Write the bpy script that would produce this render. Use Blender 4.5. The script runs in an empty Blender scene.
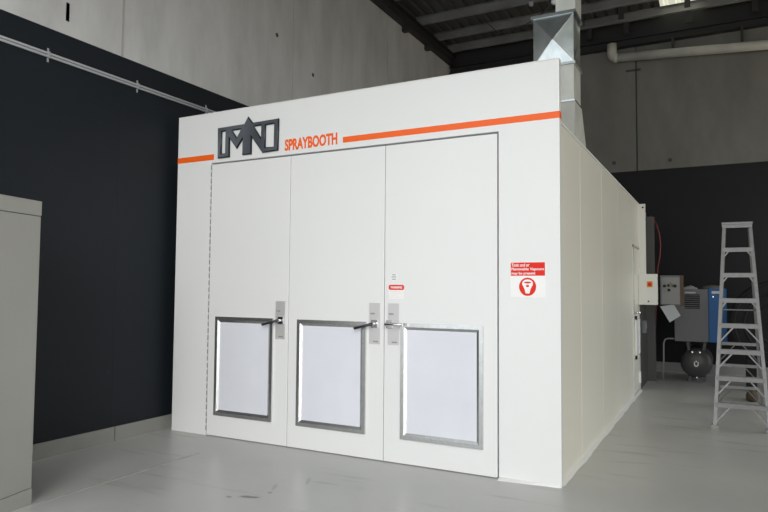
import bpy, bmesh, math, random
from mathutils import Vector, Matrix
random.seed(4)
SC = bpy.context.scene
COL = SC.collection

# ------------------------------------------------------------------ camera
F_PX, YAW, PITCH, ROLL = 641.16, -0.4849, 0.0515, 0.0078
CAM = Vector((1.0648, -4.8469, 1.45))
def cam_axes():
    cy, sy, cp, sp = math.cos(YAW), math.sin(YAW), math.cos(PITCH), math.sin(PITCH)
    f = Vector((sy*cp, cy*cp, sp)); r = Vector((cy, -sy, 0)); u = r.cross(f)
    return (math.cos(ROLL)*r + math.sin(ROLL)*u, -math.sin(ROLL)*r + math.cos(ROLL)*u, f)
RR, UU, FF = cam_axes()
cam_d = bpy.data.cameras.new('camera'); cam = bpy.data.objects.new('camera', cam_d); COL.objects.link(cam)
cam_d.sensor_width = 36; cam_d.lens = F_PX/768*36; cam_d.clip_start = 0.05; cam_d.clip_end = 200
m = Matrix.Identity(4)
for i in range(3):
    m[i][0] = RR[i]; m[i][1] = UU[i]; m[i][2] = -FF[i]; m[i][3] = CAM[i]
cam.matrix_world = m
SC.camera = cam
def on(px, py, ax, val):          # photo pixel -> point on the plane  axis = val
    d = FF + RR*((px-384)/F_PX) - UU*((py-256)/F_PX)
    i = 'xyz'.index(ax)
    return CAM + d*((val-CAM[i])/d[i])

# ------------------------------------------------------------------ sky, daylight, exposure
w = bpy.data.worlds.new('overcast_sky'); SC.world = w; w.use_nodes = True
bg = w.node_tree.nodes['Background']
bg.inputs[0].default_value = (0.93, 0.97, 1.0, 1); bg.inputs[1].default_value = 1.6
SC.view_settings.view_transform = 'Standard'; SC.view_settings.look = 'None'
SC.view_settings.gamma = 1; SC.view_settings.exposure = 0.17
SC.view_settings.use_curve_mapping = False
# the wide roller-door opening behind the camera: a light portal only guides sky sampling
ROOM_X0, ROOM_X1, ROOM_Y0, ROOM_Y1, ROOF_Z = -4.03, 5.2, -5.15, 7.9, 6.62
DOOR = (-4.0, 5.0, 5.8)
FILL_OPENING = (2.6, 7.6, 4.4)  # unseen side opening, added to brighten the booth's side wall
pl = bpy.data.lights.new('door_portal', 'AREA'); pl.shape = 'RECTANGLE'
pl.size = DOOR[1]-DOOR[0]; pl.size_y = DOOR[2]; pl.cycles.is_portal = True
po = bpy.data.objects.new('door_portal', pl); COL.objects.link(po)
po.location = ((DOOR[0]+DOOR[1])/2, ROOM_Y0-0.1, DOOR[2]/2); po.rotation_euler = (math.radians(90), 0, 0)
SUN_AZ, SUN_EL = math.radians(30), math.radians(16)      # low hazy sun behind the camera, from the right
su = bpy.data.lights.new('hazy_sun', 'SUN'); su.energy = 1.25; su.angle = math.radians(28); su.color = (1.0, 0.965, 0.90)
so = bpy.data.objects.new('hazy_sun', su); COL.objects.link(so); so.location = (5, -12, 6)
so.rotation_euler = Vector((-math.sin(SUN_AZ)*math.cos(SUN_EL), math.cos(SUN_AZ)*math.cos(SUN_EL), -math.sin(SUN_EL))).to_track_quat('-Z', 'Y').to_euler()
pl2 = bpy.data.lights.new('side_portal', 'AREA'); pl2.shape = 'RECTANGLE'
pl2.size = FILL_OPENING[1]-FILL_OPENING[0]; pl2.size_y = FILL_OPENING[2]; pl2.cycles.is_portal = True
po2 = bpy.data.objects.new('side_portal', pl2); COL.objects.link(po2)
po2.location = (ROOM_X1+0.1, (FILL_OPENING[0]+FILL_OPENING[1])/2, FILL_OPENING[2]/2); po2.rotation_euler = (math.radians(90), 0, math.radians(90))

# ------------------------------------------------------------------ materials
def mat(name, col, rough=0.5, metal=0.0, noise=None, spec=0.5, bump=None, emit=None, coat=0):
    """noise = (scale, amount, detail) varies the colour, bump = (scale, strength)"""
    mt = bpy.data.materials.new(name); mt.use_nodes = True
    nt = mt.node_tree; b = nt.nodes['Principled BSDF']
    b.inputs['Base Color'].default_value = (*col, 1); b.inputs['Roughness'].default_value = rough
    b.inputs['Metallic'].default_value = metal; b.inputs['Specular IOR Level'].default_value = spec
    if coat: b.inputs['Coat Weight'].default_value = coat; b.inputs['Coat Roughness'].default_value = 0.15
    if emit:
        b.inputs['Emission Color'].default_value = (*emit[0], 1); b.inputs['Emission Strength'].default_value = emit[1]
    tc = nt.nodes.new('ShaderNodeTexCoord')
    geo = nt.nodes.new('ShaderNodeNewGeometry')
    if noise:
        n = nt.nodes.new('ShaderNodeTexNoise'); n.inputs['Scale'].default_value = noise[0]; n.inputs['Detail'].default_value = noise[2] if len(noise) > 2 else 4
        nt.links.new(geo.outputs['Position'], n.inputs['Vector'])
        rp = nt.nodes.new('ShaderNodeValToRGB')
        a = noise[1]
        rp.color_ramp.elements[0].position = 0.3; rp.color_ramp.elements[1].position = 0.7
        rp.color_ramp.elements[0].color = (*[c*(1-a) for c in col], 1); rp.color_ramp.elements[1].color = (*[min(1, c*(1+a)) for c in col], 1)
        nt.links.new(n.outputs['Fac'], rp.inputs['Fac']); nt.links.new(rp.outputs['Color'], b.inputs['Base Color'])
    if bump:
        n2 = nt.nodes.new('ShaderNodeTexNoise'); n2.inputs['Scale'].default_value = bump[0]; n2.inputs['Detail'].default_value = 6
        nt.links.new(geo.outputs['Position'], n2.inputs['Vector'])
        bp = nt.nodes.new('ShaderNodeBump'); bp.inputs['Strength'].default_value = bump[1]; bp.inputs['Distance'].default_value = 0.01
        nt.links.new(n2.outputs['Fac'], bp.inputs['Height']); nt.links.new(bp.outputs['Normal'], b.inputs['Normal'])
    return mt

def concrete_wall(name, con, paint, ztop, zlow):
    """tilt-up concrete, dark paint between zlow and ztop"""
    mt = bpy.data.materials.new(name); mt.use_nodes = True
    nt = mt.node_tree; b = nt.nodes['Principled BSDF']; L = nt.links.new
    geo = nt.nodes.new('ShaderNodeNewGeometry'); sp = nt.nodes.new('ShaderNodeSeparateXYZ'); L(geo.outputs['Position'], sp.inputs[0])
    mp = nt.nodes.new('ShaderNodeMapping'); mp.inputs['Scale'].default_value = (1.6, 1.6, 0.5); L(geo.outputs['Position'], mp.inputs['Vector'])
    n = nt.nodes.new('ShaderNodeTexNoise'); n.inputs['Scale'].default_value = 1.3; n.inputs['Detail'].default_value = 9; n.inputs['Roughness'].default_value = 0.62
    L(mp.outputs[0], n.inputs['Vector'])
    r = nt.nodes.new('ShaderNodeValToRGB'); r.color_ramp.elements[0].position = 0.3; r.color_ramp.elements[1].position = 0.72
    r.color_ramp.elements[0].color = (*[c*0.80 for c in con], 1); r.color_ramp.elements[1].color = (*[c*1.12 for c in con], 1)
    L(n.outputs['Fac'], r.inputs['Fac'])
    n3 = nt.nodes.new('ShaderNodeTexNoise'); n3.inputs['Scale'].default_value = 14; n3.inputs['Detail'].default_value = 2
    L(geo.outputs['Position'], n3.inputs['Vector'])
    r3 = nt.nodes.new('ShaderNodeValToRGB'); r3.color_ramp.elements[0].position = 0.74; r3.color_ramp.elements[1].position = 0.80
    r3.color_ramp.elements[0].color = (*paint, 1); r3.color_ramp.elements[1].color = (*[c*2.2 for c in paint], 1)
    L(n3.outputs['Fac'], r3.inputs['Fac'])
    def cmp(op, v):
        q = nt.nodes.new('ShaderNodeMath'); q.operation = op; L(sp.outputs['Z'], q.inputs[0]); q.inputs[1].default_value = v; return q
    a, c = cmp('LESS_THAN', ztop), cmp('GREATER_THAN', zlow)
    mu = nt.nodes.new('ShaderNodeMath'); mu.operation = 'MULTIPLY'; L(a.outputs[0], mu.inputs[0]); L(c.outputs[0], mu.inputs[1])
    mx = nt.nodes.new('ShaderNodeMix'); mx.data_type = 'RGBA'
    L(mu.outputs[0], mx.inputs[0]); L(r.outputs['Color'], mx.inputs[6]); L(r3.outputs['Color'], mx.inputs[7])
    L(mx.outputs[2], b.inputs['Base Color'])
    b.inputs['Roughness'].default_value = 0.6; b.inputs['Specular IOR Level'].default_value = 0.3
    bp = nt.nodes.new('ShaderNodeBump'); bp.inputs['Strength'].default_value = 0.25; bp.inputs['Distance'].default_value = 0.01
    L(n.outputs['Fac'], bp.inputs['Height']); L(bp.outputs['Normal'], b.inputs['Normal'])
    return mt

def floor_material(stains_and_reflections):
    mt = bpy.data.materials.new('sealed_floor'); mt.use_nodes = True
    nt = mt.node_tree; b = nt.nodes['Principled BSDF']; L = nt.links.new
    geo = nt.nodes.new('ShaderNodeNewGeometry')
    n = nt.nodes.new('ShaderNodeTexNoise'); n.inputs['Scale'].default_value = 0.9; n.inputs['Detail'].default_value = 8; n.inputs['Roughness'].default_value = 0.6
    L(geo.outputs['Position'], n.inputs['Vector'])
    r = nt.nodes.new('ShaderNodeValToRGB'); r.color_ramp.elements[0].position = 0.3; r.color_ramp.elements[1].position = 0.7
    r.color_ramp.elements[0].color = (0.46, 0.465, 0.455, 1); r.color_ramp.elements[1].color = (0.54, 0.54, 0.525, 1)
    L(n.outputs['Fac'], r.inputs['Fac'])
    # long thin scuffs
    mp = nt.nodes.new('ShaderNodeMapping'); mp.inputs['Rotation'].default_value = (0, 0, 0.5); mp.inputs['Scale'].default_value = (0.7, 5.0, 1)
    L(geo.outputs['Position'], mp.inputs['Vector'])
    n2 = nt.nodes.new('ShaderNodeTexNoise'); n2.inputs['Scale'].default_value = 1.4; n2.inputs['Detail'].default_value = 5
    L(mp.outputs[0], n2.inputs['Vector'])
    r2 = nt.nodes.new('ShaderNodeValToRGB'); r2.color_ramp.elements[0].position = 0.60; r2.color_ramp.elements[1].position = 0.72
    r2.color_ramp.elements[0].color = (1, 1, 1, 1); r2.color_ramp.elements[1].color = (0.78, 0.78, 0.77, 1)
    L(n2.outputs['Fac'], r2.inputs['Fac'])
    mx = nt.nodes.new('ShaderNodeMix'); mx.data_type = 'RGBA'; mx.blend_type = 'MULTIPLY'; mx.inputs[0].default_value = 1
    L(r.outputs['Color'], mx.inputs[6]); L(r2.outputs['Color'], mx.inputs[7])
    out = mx.outputs[2]
    n4 = nt.nodes.new('ShaderNodeTexNoise'); n4.inputs['Scale'].default_value = 25; L(geo.outputs['Position'], n4.inputs['Vector'])
    for (x, y, rx, ry, rot, strength) in stains_and_reflections:
        mp = nt.nodes.new('ShaderNodeMapping'); mp.vector_type = 'TEXTURE'
        mp.inputs['Location'].default_value = (x, y, 0); mp.inputs['Rotation'].default_value = (0, 0, rot); mp.inputs['Scale'].default_value = (rx, ry, 1)
        L(geo.outputs['Position'], mp.inputs['Vector'])
        ln = nt.nodes.new('ShaderNodeVectorMath'); ln.operation = 'LENGTH'; L(mp.outputs[0], ln.inputs[0])
        ad = nt.nodes.new('ShaderNodeMath'); ad.operation = 'MULTIPLY_ADD'; L(n4.outputs['Fac'], ad.inputs[0]); ad.inputs[1].default_value = 0.9; L(ln.outputs['Value'], ad.inputs[2])
        mr = nt.nodes.new('ShaderNodeMapRange'); L(ad.outputs[0], mr.inputs['Value'])
        mr.inputs['From Min'].default_value = 0.9; mr.inputs['From Max'].default_value = 1.45; mr.inputs['To Min'].default_value = strength; mr.inputs['To Max'].default_value = 0
        m2 = nt.nodes.new('ShaderNodeMix'); m2.data_type = 'RGBA'; L(mr.outputs[0], m2.inputs[0]); L(out, m2.inputs[6]); m2.inputs[7].default_value = (0.05, 0.045, 0.04, 1)
        out = m2.outputs[2]
    L(out, b.inputs['Base Color'])
    rr = nt.nodes.new('ShaderNodeMapRange'); L(n.outputs['Fac'], rr.inputs['Value']); rr.inputs['To Min'].default_value = 0.22; rr.inputs['To Max'].default_value = 0.46
    L(rr.outputs[0], b.inputs['Roughness'])
    b.inputs['Specular IOR Level'].default_value = 0.5
    return mt

M = {}
M['booth'] = mat('white_powder_coat', (0.775, 0.785, 0.79), 0.36, noise=(0.8, 0.012))
M['panel'] = mat('off_white_sandwich_panel', (0.86, 0.845, 0.755), 0.34, noise=(0.8, 0.012))
M['booth_dark'] = mat('booth_unlit_interior', (0.05, 0.05, 0.05), 0.8)
M['galv'] = mat('galvanised_sheet', (0.50, 0.545, 0.55), 0.22, 0.92, noise=(9, 0.14, 3))
M['galv_dull'] = mat('dull_galvanised_sheet', (0.60, 0.61, 0.58), 0.55, 0.35, noise=(6, 0.10, 3))
M['plenum'] = mat('grey_plenum_sheet', (0.10, 0.098, 0.093), 0.5, 0.1)
M['alu'] = mat('brushed_aluminium', (0.62, 0.63, 0.63), 0.26, 0.9, noise=(30, 0.06))
M['steel'] = mat('stainless_plate', (0.62, 0.62, 0.62), 0.38, 0.35)
M['chrome'] = mat('chrome', (0.75, 0.75, 0.76), 0.14, 1.0)
M['lever_dark'] = mat('dark_lever', (0.045, 0.048, 0.055), 0.3, 0.6)
M['filter'] = mat('white_filter_paper', (0.70, 0.72, 0.79), 0.75, noise=(3, 0.03))
M['orange'] = mat('orange_vinyl', (0.90, 0.125, 0.006), 0.45)
M['logo_face'] = mat('graphite_emblem_face', (0.12, 0.135, 0.155), 0.35, 0.3, noise=(2.2, 0.4, 1))
M['logo_edge'] = mat('navy_emblem_edge', (0.006, 0.010, 0.018), 0.4)
M['red'] = mat('red_print', (0.72, 0.028, 0.018), 0.6, spec=0.25)
M['white'] = mat('white_print', (0.86, 0.86, 0.86), 0.45)
M['pinkish'] = mat('pale_sticker', (0.80, 0.74, 0.74), 0.5)
M['grey_print'] = mat('grey_print', (0.30, 0.30, 0.31), 0.6)
M['black'] = mat('black_plastic', (0.007, 0.007, 0.008), 0.55)
M['black_cloth'] = mat('black_matt_metal', (0.0045, 0.0045, 0.005), 0.75)
M['seal'] = mat('white_sealant', (0.80, 0.80, 0.79), 0.6)
M['cabinet'] = mat('light_grey_enamel', (0.36, 0.362, 0.335), 0.45, noise=(1.5, 0.03))
M['cabinet_gap'] = mat('cabinet_shadow_gap', (0.10, 0.10, 0.10), 0.7)
M['elec'] = mat('cream_enamel', (0.82, 0.81, 0.77), 0.4)
M['comp_grey'] = mat('compressor_grey', (0.20, 0.205, 0.215), 0.5)
M['tank'] = mat('tank_grey', (0.085, 0.09, 0.088), 0.4)
M['blue'] = mat('compressor_blue', (0.012, 0.14, 0.44), 0.45)
M['ladder'] = mat('mill_aluminium', (0.27, 0.27, 0.27), 0.45, 0.4, noise=(20, 0.08))
M['steel_dark'] = mat('dark_roof_steel', (0.030, 0.030, 0.031), 0.6)
M['purlin'] = mat('galvanised_purlin', (0.30, 0.30, 0.30), 0.5, 0.2, noise=(2.0, 0.2))
M['roof'] = mat('roof_sheet', (0.10, 0.10, 0.10), 0.55, 0.2)
M['skylight'] = mat('translucent_roof_sheet', (0.75, 0.76, 0.66), 0.5, emit=((0.96, 0.97, 0.78), 0.50))
M['pvc'] = mat('weathered_pvc', (0.62, 0.60, 0.55), 0.5, noise=(3, 0.12))
M['conduit'] = mat('grey_conduit', (0.34, 0.35, 0.37), 0.45)
M['joint'] = mat('pale_joint_sealant', (0.44, 0.43, 0.41), 0.7)
M['joint_dark'] = mat('dark_joint', (0.13, 0.13, 0.125), 0.8)
M['hole'] = mat('cast_in_recess', (0.07, 0.07, 0.068), 0.8)
M['strip'] = mat('bare_concrete_strip', (0.30, 0.30, 0.285), 0.65, noise=(2, 0.10))
M['hose'] = mat('red_hose', (0.17, 0.010, 0.016), 0.4)
M['brown'] = mat('brown_leather', (0.085, 0.060, 0.038), 0.7, noise=(12, 0.3))
M['plate_grey'] = mat('control_panel_grey', (0.34, 0.335, 0.325), 0.5)
M['rust'] = mat('brown_edge', (0.13, 0.075, 0.05), 0.6)
M['paper'] = mat('paper_sheet', (0.60, 0.61, 0.64), 0.7)
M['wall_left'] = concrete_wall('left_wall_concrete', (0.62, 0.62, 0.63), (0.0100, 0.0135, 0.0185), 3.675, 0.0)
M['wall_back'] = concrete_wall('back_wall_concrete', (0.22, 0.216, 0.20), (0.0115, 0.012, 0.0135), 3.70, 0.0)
M['wall_cream'] = mat('cream_block_wall', (0.50, 0.46, 0.34), 0.7, noise=(1.2, 0.08))
M['rag'] = mat('pale_rag', (0.40, 0.44, 0.40), 0.8)
M['line'] = mat('worn_floor_line', (0.42, 0.42, 0.40), 0.5, noise=(9, 0.2))
M['motor'] = mat('cast_grey', (0.17, 0.17, 0.165), 0.5)
M['meter_blue'] = mat('pale_blue_meter', (0.30, 0.36, 0.44), 0.4)

# ------------------------------------------------------------------ mesh helpers
ORG = {}
class G:
    def __init__(s): s.v = []; s.f = []; s.mi = []; s.sm = []; s.cur = 0
    def add(s, vs, fs, smooth=False):
        o = len(s.v); s.v += [Vector(q) for q in vs]
        for q in fs: s.f.append([o+i for i in q]); s.mi.append(s.cur); s.sm.append(smooth)
        return s
    def box(s, x0, x1, y0, y1, z0, z1):
        vs = [(x, y, z) for z in (z0, z1) for y in (y0, y1) for x in (x0, x1)]
        return s.add(vs, [(0, 2, 3, 1), (4, 5, 7, 6), (0, 1, 5, 4), (2, 6, 7, 3), (0, 4, 6, 2), (1, 3, 7, 5)])
    def cbox(s, x0, x1, y0, y1, z0, z1, c):
        """box with chamfered edges: built as a bevelled bmesh"""
        bm = bmesh.new(); bmesh.ops.create_cube(bm, size=1)
        for q in bm.verts: q.co = Vector(((x0+x1)/2+q.co.x*(x1-x0), (y0+y1)/2+q.co.y*(y1-y0), (z0+z1)/2+q.co.z*(z1-z0)))
        bmesh.ops.bevel(bm, geom=bm.edges[:], offset=c, segments=2, profile=0.6, affect='EDGES')
        bm.verts.index_update(); s.add([q.co.copy() for q in bm.verts], [[q.index for q in f.verts] for f in bm.faces]); bm.free()
        return s
    def bar(s, p, q, wd, dp, up=(0, 0, 1)):
        """rectangular bar from p to q, wd across, dp along 'up' side"""
        p, q = Vector(p), Vector(q); d = (q-p).normalized(); a = d.cross(Vector(up)).normalized(); b = a.cross(d).normalized()
        vs = [e+a*(sx*wd/2)+b*(sy*dp/2) for e in (p, q) for sx, sy in ((-1, -1), (1, -1), (1, 1), (-1, 1))]
        return s.add(vs, [(3, 2, 1, 0), (4, 5, 6, 7), (0, 1, 5, 4), (1, 2, 6, 5), (2, 3, 7, 6), (3, 0, 4, 7)])
    def tube(s, pts, r, n=10, cap=True):
        pts = [Vector(q) for q in pts]; rs = r if isinstance(r, (list, tuple)) else [r]*len(pts)
        o = len(s.v); prev = None
        for i, q in enumerate(pts):
            d = (pts[min(i+1, len(pts)-1)]-pts[max(i-1, 0)]).normalized()
            if prev is None:
                a = d.cross(Vector((0, 0, 1)));
                if a.length < 1e-3: a = d.cross(Vector((1, 0, 0)))
            else: a = prev-d*prev.dot(d)
            a.normalize(); prev = a; b = d.cross(a)
            s.v += [q+(a*math.cos(2*math.pi*k/n)+b*math.sin(2*math.pi*k/n))*rs[i] for k in range(n)]
        for i in range(len(pts)-1):
            for k in range(n):
                s.f.append([o+i*n+k, o+i*n+(k+1) % n, o+(i+1)*n+(k+1) % n, o+(i+1)*n+k]); s.mi.append(s.cur); s.sm.append(True)
        if cap:
            s.f.append([o+k for k in reversed(range(n))]); s.mi.append(s.cur); s.sm.append(False)
            s.f.append([o+(len(pts)-1)*n+k for k in range(n)]); s.mi.append(s.cur); s.sm.append(False)
        return s
    def lathe(s, org, axis, prof, n=28):
        """prof = [(t along axis, radius)...]"""
        org, d = Vector(org), Vector(axis).normalized()
        a = d.cross(Vector((0, 0, 1)))
        if a.length < 1e-3: a = Vector((1, 0, 0))
        a.normalize(); b = d.cross(a); o = len(s.v)
        for t, r in prof:
            s.v += [org+d*t+(a*math.cos(2*math.pi*k/n)+b*math.sin(2*math.pi*k/n))*max(r, 1e-4) for k in range(n)]
        for i in range(len(prof)-1):
            for k in range(n):
                s.f.append([o+i*n+k, o+i*n+(k+1) % n, o+(i+1)*n+(k+1) % n, o+(i+1)*n+k]); s.mi.append(s.cur); s.sm.append(True)
        s.f.append([o+k for k in reversed(range(n))]); s.mi.append(s.cur); s.sm.append(False)
        s.f.append([o+(len(prof)-1)*n+k for k in range(n)]); s.mi.append(s.cur); s.sm.append(False)
        return s
    def prism(s, poly, y0, y1):
        """poly of (x, z), extruded along y"""
        n = len(poly); vs = [(x, y0, z) for x, z in poly]+[(x, y1, z) for x, z in poly]
        return s.add(vs, [list(range(n)), list(range(2*n-1, n-1, -1))]+[(i, n+i, n+(i+1) % n, (i+1) % n) for i in range(n)])
    def loft(s, a, b):
        """solid between two equal rings of points"""
        n = len(a)
        return s.add(list(a)+list(b), [list(range(n-1, -1, -1)), list(range(n, 2*n))]+[(i, (i+1) % n, n+(i+1) % n, n+i) for i in range(n)])
    def build(s, name, mats, parent=None, bevel=0.0):
        me = bpy.data.meshes.new(name)
        lo = Vector([min(q[i] for q in s.v) for i in range(3)]); hi = Vector([max(q[i] for q in s.v) for i in range(3)])
        org = Vector(((lo.x+hi.x)/2, (lo.y+hi.y)/2, lo.z))
        me.from_pydata([q-org for q in s.v], [], s.f)
        if not isinstance(mats, (list, tuple)): mats = [mats]
        for q in mats: me.materials.append(M[q] if isinstance(q, str) else q)
        bm = bmesh.new(); bm.from_mesh(me)
        for fc, mi, sm in zip(bm.faces, s.mi, s.sm): fc.material_index = mi; fc.smooth = sm
        bmesh.ops.recalc_face_normals(bm, faces=bm.faces[:]); bm.to_mesh(me); bm.free()
        o = bpy.data.objects.new(name, me); COL.objects.link(o); place(o, org, parent)
        if bevel:
            b = o.modifiers.new('bevel', 'BEVEL'); b.width = bevel; b.segments = 2; b.limit_method = 'ANGLE'
        return o
def place(o, org, parent):
    if parent is not None:
        o.parent = parent; o.location = org-ORG[parent]
    else: o.location = org
    ORG[o] = Vector(org)
def thing(name, loc, label, cat, group=None):
    o = bpy.data.objects.new(name, None); o.empty_display_size = 0.1; COL.objects.link(o); place(o, Vector(loc), None)
    return tag(o, label, cat, group)
def tag(o, label, cat, group=None):
    o['label'] = label; o['category'] = cat
    if group: o['group'] = group
    return o
def struct(o, label=None, cat=None):
    o['kind'] = 'structure'
    if label: o['label'] = label
    if cat: o['category'] = cat
    return o
def curve_mesh(cu, name):
    tmp = bpy.data.objects.new('tmp', cu); COL.objects.link(tmp)
    dg = bpy.context.evaluated_depsgraph_get(); me = bpy.data.meshes.new_from_object(tmp.evaluated_get(dg))
    bpy.data.objects.remove(tmp); me.name = name
    return me
def text(s, x0, x1, z0, z1, y, depth, material, parent, name='lettering', bold=0.0, tilt=0.0):
    """lettering on a plane facing -Y, fitted into the given rectangle"""
    cu = bpy.data.curves.new(name, 'FONT'); cu.body = s; cu.extrude = 0.01; cu.offset = bold; cu.resolution_u = 3
    me = curve_mesh(cu, name)
    xs = [v.co.x for v in me.vertices]; ys = [v.co.y for v in me.vertices]; zs = [v.co.z for v in me.vertices]
    org = Vector(((x0+x1)/2, y, z0))
    for v in me.vertices:
        tx = (v.co.x-min(xs))/(max(xs)-min(xs)); ty = (v.co.y-min(ys))/(max(ys)-min(ys)); tz = (v.co.z-min(zs))/(max(zs)-min(zs))
        v.co = Vector((x0+tx*(x1-x0), y-tz*depth, z0+ty*(z1-z0)+tilt*(tx-0.5)))-org
    me.materials.clear(); me.materials.append(M[material])
    o = bpy.data.objects.new(name, me); COL.objects.link(o); place(o, org, parent)
    return o
def disc_poly(cx, cz, rx, rz, n=24): return [(cx+rx*math.cos(2*math.pi*k/n), cz+rz*math.sin(2*math.pi*k/n)) for k in range(n)]

# ------------------------------------------------------------------ the room
X0, X1, Y0, Y1 = ROOM_X0, ROOM_X1, ROOM_Y0, ROOM_Y1
stains_and_reflections = [(-1.867, -1.266, 0.10, 0.03, 0.35, 0.75), (-1.99, -1.33, 0.03, 0.02, 0, 0.6), (-1.80, -1.12, 0.025, 0.02, 0, 0.6),
          (-1.85, -1.0, 0.02, 0.10, 0.45, 0.28), (-1.72, -0.76, 0.02, 0.12, 0.45, 0.28), (-1.58, -0.74, 0.14, 0.02, 0.1, 0.25),  # the two narrow upright streaks are floor reflections painted dark
          (0.35, 1.0, 0.25, 0.03, 0.3, 0.18), (0.7, 1.6, 0.3, 0.04, 0.2, 0.12)]
M['floor'] = floor_material(stains_and_reflections)
fl = struct(G().box(X0-0.3, X1+0.3, Y0-14, Y1+0.3, -0.2, 0).build('floor', 'floor'), 'grey sealed concrete floor with scuffs, staining and painted-in reflections', 'floor')
a, b = on(69.5, 492.5, 'z', 0), on(186.7, 457.8, 'z', 0)
G().box(-3.03, -3.005, -2.4, -0.55, 0, 0.0015).build('painted_line', 'line', fl)

PANEL_L = [-14.5, -11.75, -8.97, -6.2, -3.42, -0.65, 2.13, 4.9, 7.9]
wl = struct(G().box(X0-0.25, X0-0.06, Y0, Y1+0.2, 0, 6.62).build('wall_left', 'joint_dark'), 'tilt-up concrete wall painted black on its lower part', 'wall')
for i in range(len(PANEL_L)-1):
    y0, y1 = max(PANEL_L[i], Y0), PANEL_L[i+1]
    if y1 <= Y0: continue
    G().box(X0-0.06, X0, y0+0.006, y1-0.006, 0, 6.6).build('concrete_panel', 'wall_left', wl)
G().box(X0-0.05, X0+0.003, -0.66, -0.632, 3.68, 6.6).build('joint_sealant', 'joint', wl)
G().box(X0-0.05, X0-0.002, 2.124, 2.136, 3.68, 6.6).build('joint_sealant', 'joint', wl)
for y in PANEL_L[:-1]:
    if y > Y0: G().box(X0-0.05, X0-0.0008, y-0.0062, y+0.0062, 0, 3.675).build('joint_sealant', 'wall_left', wl)
G().box(X0-0.02, X0+0.0, -1.25, -1.215, 3.80, 3.965).build('cast_in_recess', 'hole', wl)
for (px, py) in ((277, 35), (313, 75)):
    q = on(px, py, 'x', X0)
    G().lathe((X0-0.02, q.y, q.z), (1, 0, 0), [(0, 0.03), (0.021, 0.03)], 12).build('tie_hole', 'hole', wl)
for (y0, y1) in ((Y0, -3.42), (-3.414, -0.615), (-0.605, Y1)):
    struct(G().box(X0-0.01, X0+0.012, y0, y1, 0, 0.135).build('baseboard_left', 'strip'), 'bare grey concrete strip along the foot of the black wall', 'baseboard')

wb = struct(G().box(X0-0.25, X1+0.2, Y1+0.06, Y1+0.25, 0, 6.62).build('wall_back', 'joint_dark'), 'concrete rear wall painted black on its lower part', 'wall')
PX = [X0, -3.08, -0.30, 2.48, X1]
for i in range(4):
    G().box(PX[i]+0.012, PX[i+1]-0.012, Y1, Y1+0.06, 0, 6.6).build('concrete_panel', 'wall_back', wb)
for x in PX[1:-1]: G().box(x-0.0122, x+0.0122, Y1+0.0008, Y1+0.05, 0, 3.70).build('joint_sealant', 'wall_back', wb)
for (px, py) in ((614, 163), (670, 160)):
    q = on(px, py, 'y', Y1)
    G().lathe((q.x, Y1+0.02, q.z), (0, -1, 0), [(0, 0.038), (0.021, 0.038)], 12).build('tie_hole', 'hole', wb)
G().box(-0.48, -0.22, Y1-0.01, Y1+0.01, 5.60, 5.64).build('cast_in_recess', 'hole', wb)
struct(G().box(X0, X1, Y1-0.012, Y1+0.01, 0, 0.17).build('baseboard_back', 'strip'), 'bare grey concrete strip along the foot of the rear wall', 'baseboard')

g = G(); g.box(X1, X1+0.2, Y0, FILL_OPENING[0], 0, 6.62); g.box(X1, X1+0.2, FILL_OPENING[1], Y1+0.2, 0, 6.62); g.box(X1, X1+0.2, FILL_OPENING[0], FILL_OPENING[1], FILL_OPENING[2], 6.62)
struct(g.build('wall_right', 'wall_cream'), 'cream side wall with an opening added for light', 'wall')
struct(G().box(X1+0.3, X1+14, Y0-14, Y1+8, -0.2, 0).build('ground_outside', mat('warm_bounce_paving', (0.62, 0.48, 0.27), 0.8, noise=(2, 0.1))), 'unseen sandy paving added to bounce warm light through the side opening', 'paving')  # unseen ground, sandy colour picked to bounce warm light inside
g = G(); g.box(X0-0.25, DOOR[0], Y0-0.2, Y0, 0, 6.62); g.box(DOOR[1], X1+0.2, Y0-0.2, Y0, 0, 6.62); g.box(DOOR[0], DOOR[1], Y0-0.2, Y0, DOOR[2], 6.62)
struct(g.build('wall_front', 'wall_cream'), 'front wall with a wide open roller door', 'wall')

# roof: ribbed sheeting with two translucent strips, purlins, eave beams
SKY = [(0.16, 0.84), (3.9, 4.6)]
def sheet(xa, xb, name, material, parent=None):
    xs = []; x = xa
    while x < xb-1e-6:
        for dx, dz in ((0, 0), (0.05, 0), (0.075, 0.035), (0.125, 0.035), (0.15, 0)):
            if x+dx < xb: xs.append((x+dx, dz))
        x += 0.2
    xs.append((xb, 0))
    g = G(); n = len(xs)
    vs = [(x, y, ROOF_Z+dz+t) for y in (Y0-0.2, Y1+0.2) for t in (0, 0.004) for x, dz in xs]
    fs = []
    for i in range(n-1):
        fs += [(i, i+1, 2*n+i+1, 2*n+i), (n+i, 3*n+i, 3*n+i+1, n+i+1)]
    g.add(vs, fs)
    return g.build(name, material, parent)
ce = struct(sheet(X0-0.25, SKY[0][0], 'ceiling', 'roof'), 'dark ribbed steel roof sheeting on purlins', 'ceiling')
sheet(SKY[0][1], SKY[1][0], 'roof_sheet', 'roof', ce); sheet(SKY[1][1], X1+0.2, 'roof_sheet', 'roof', ce)
for xa, xb in SKY:
    o = sheet(xa, xb, 'skylight_sheet', 'skylight', ce); o['label'] = 'pale translucent skylight strip'
y = -7.2
PURL = []
while y < 4.5: PURL.append(y); y += 1.1
PURL += [4.9, 6.05, 6.9, 7.62]
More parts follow.
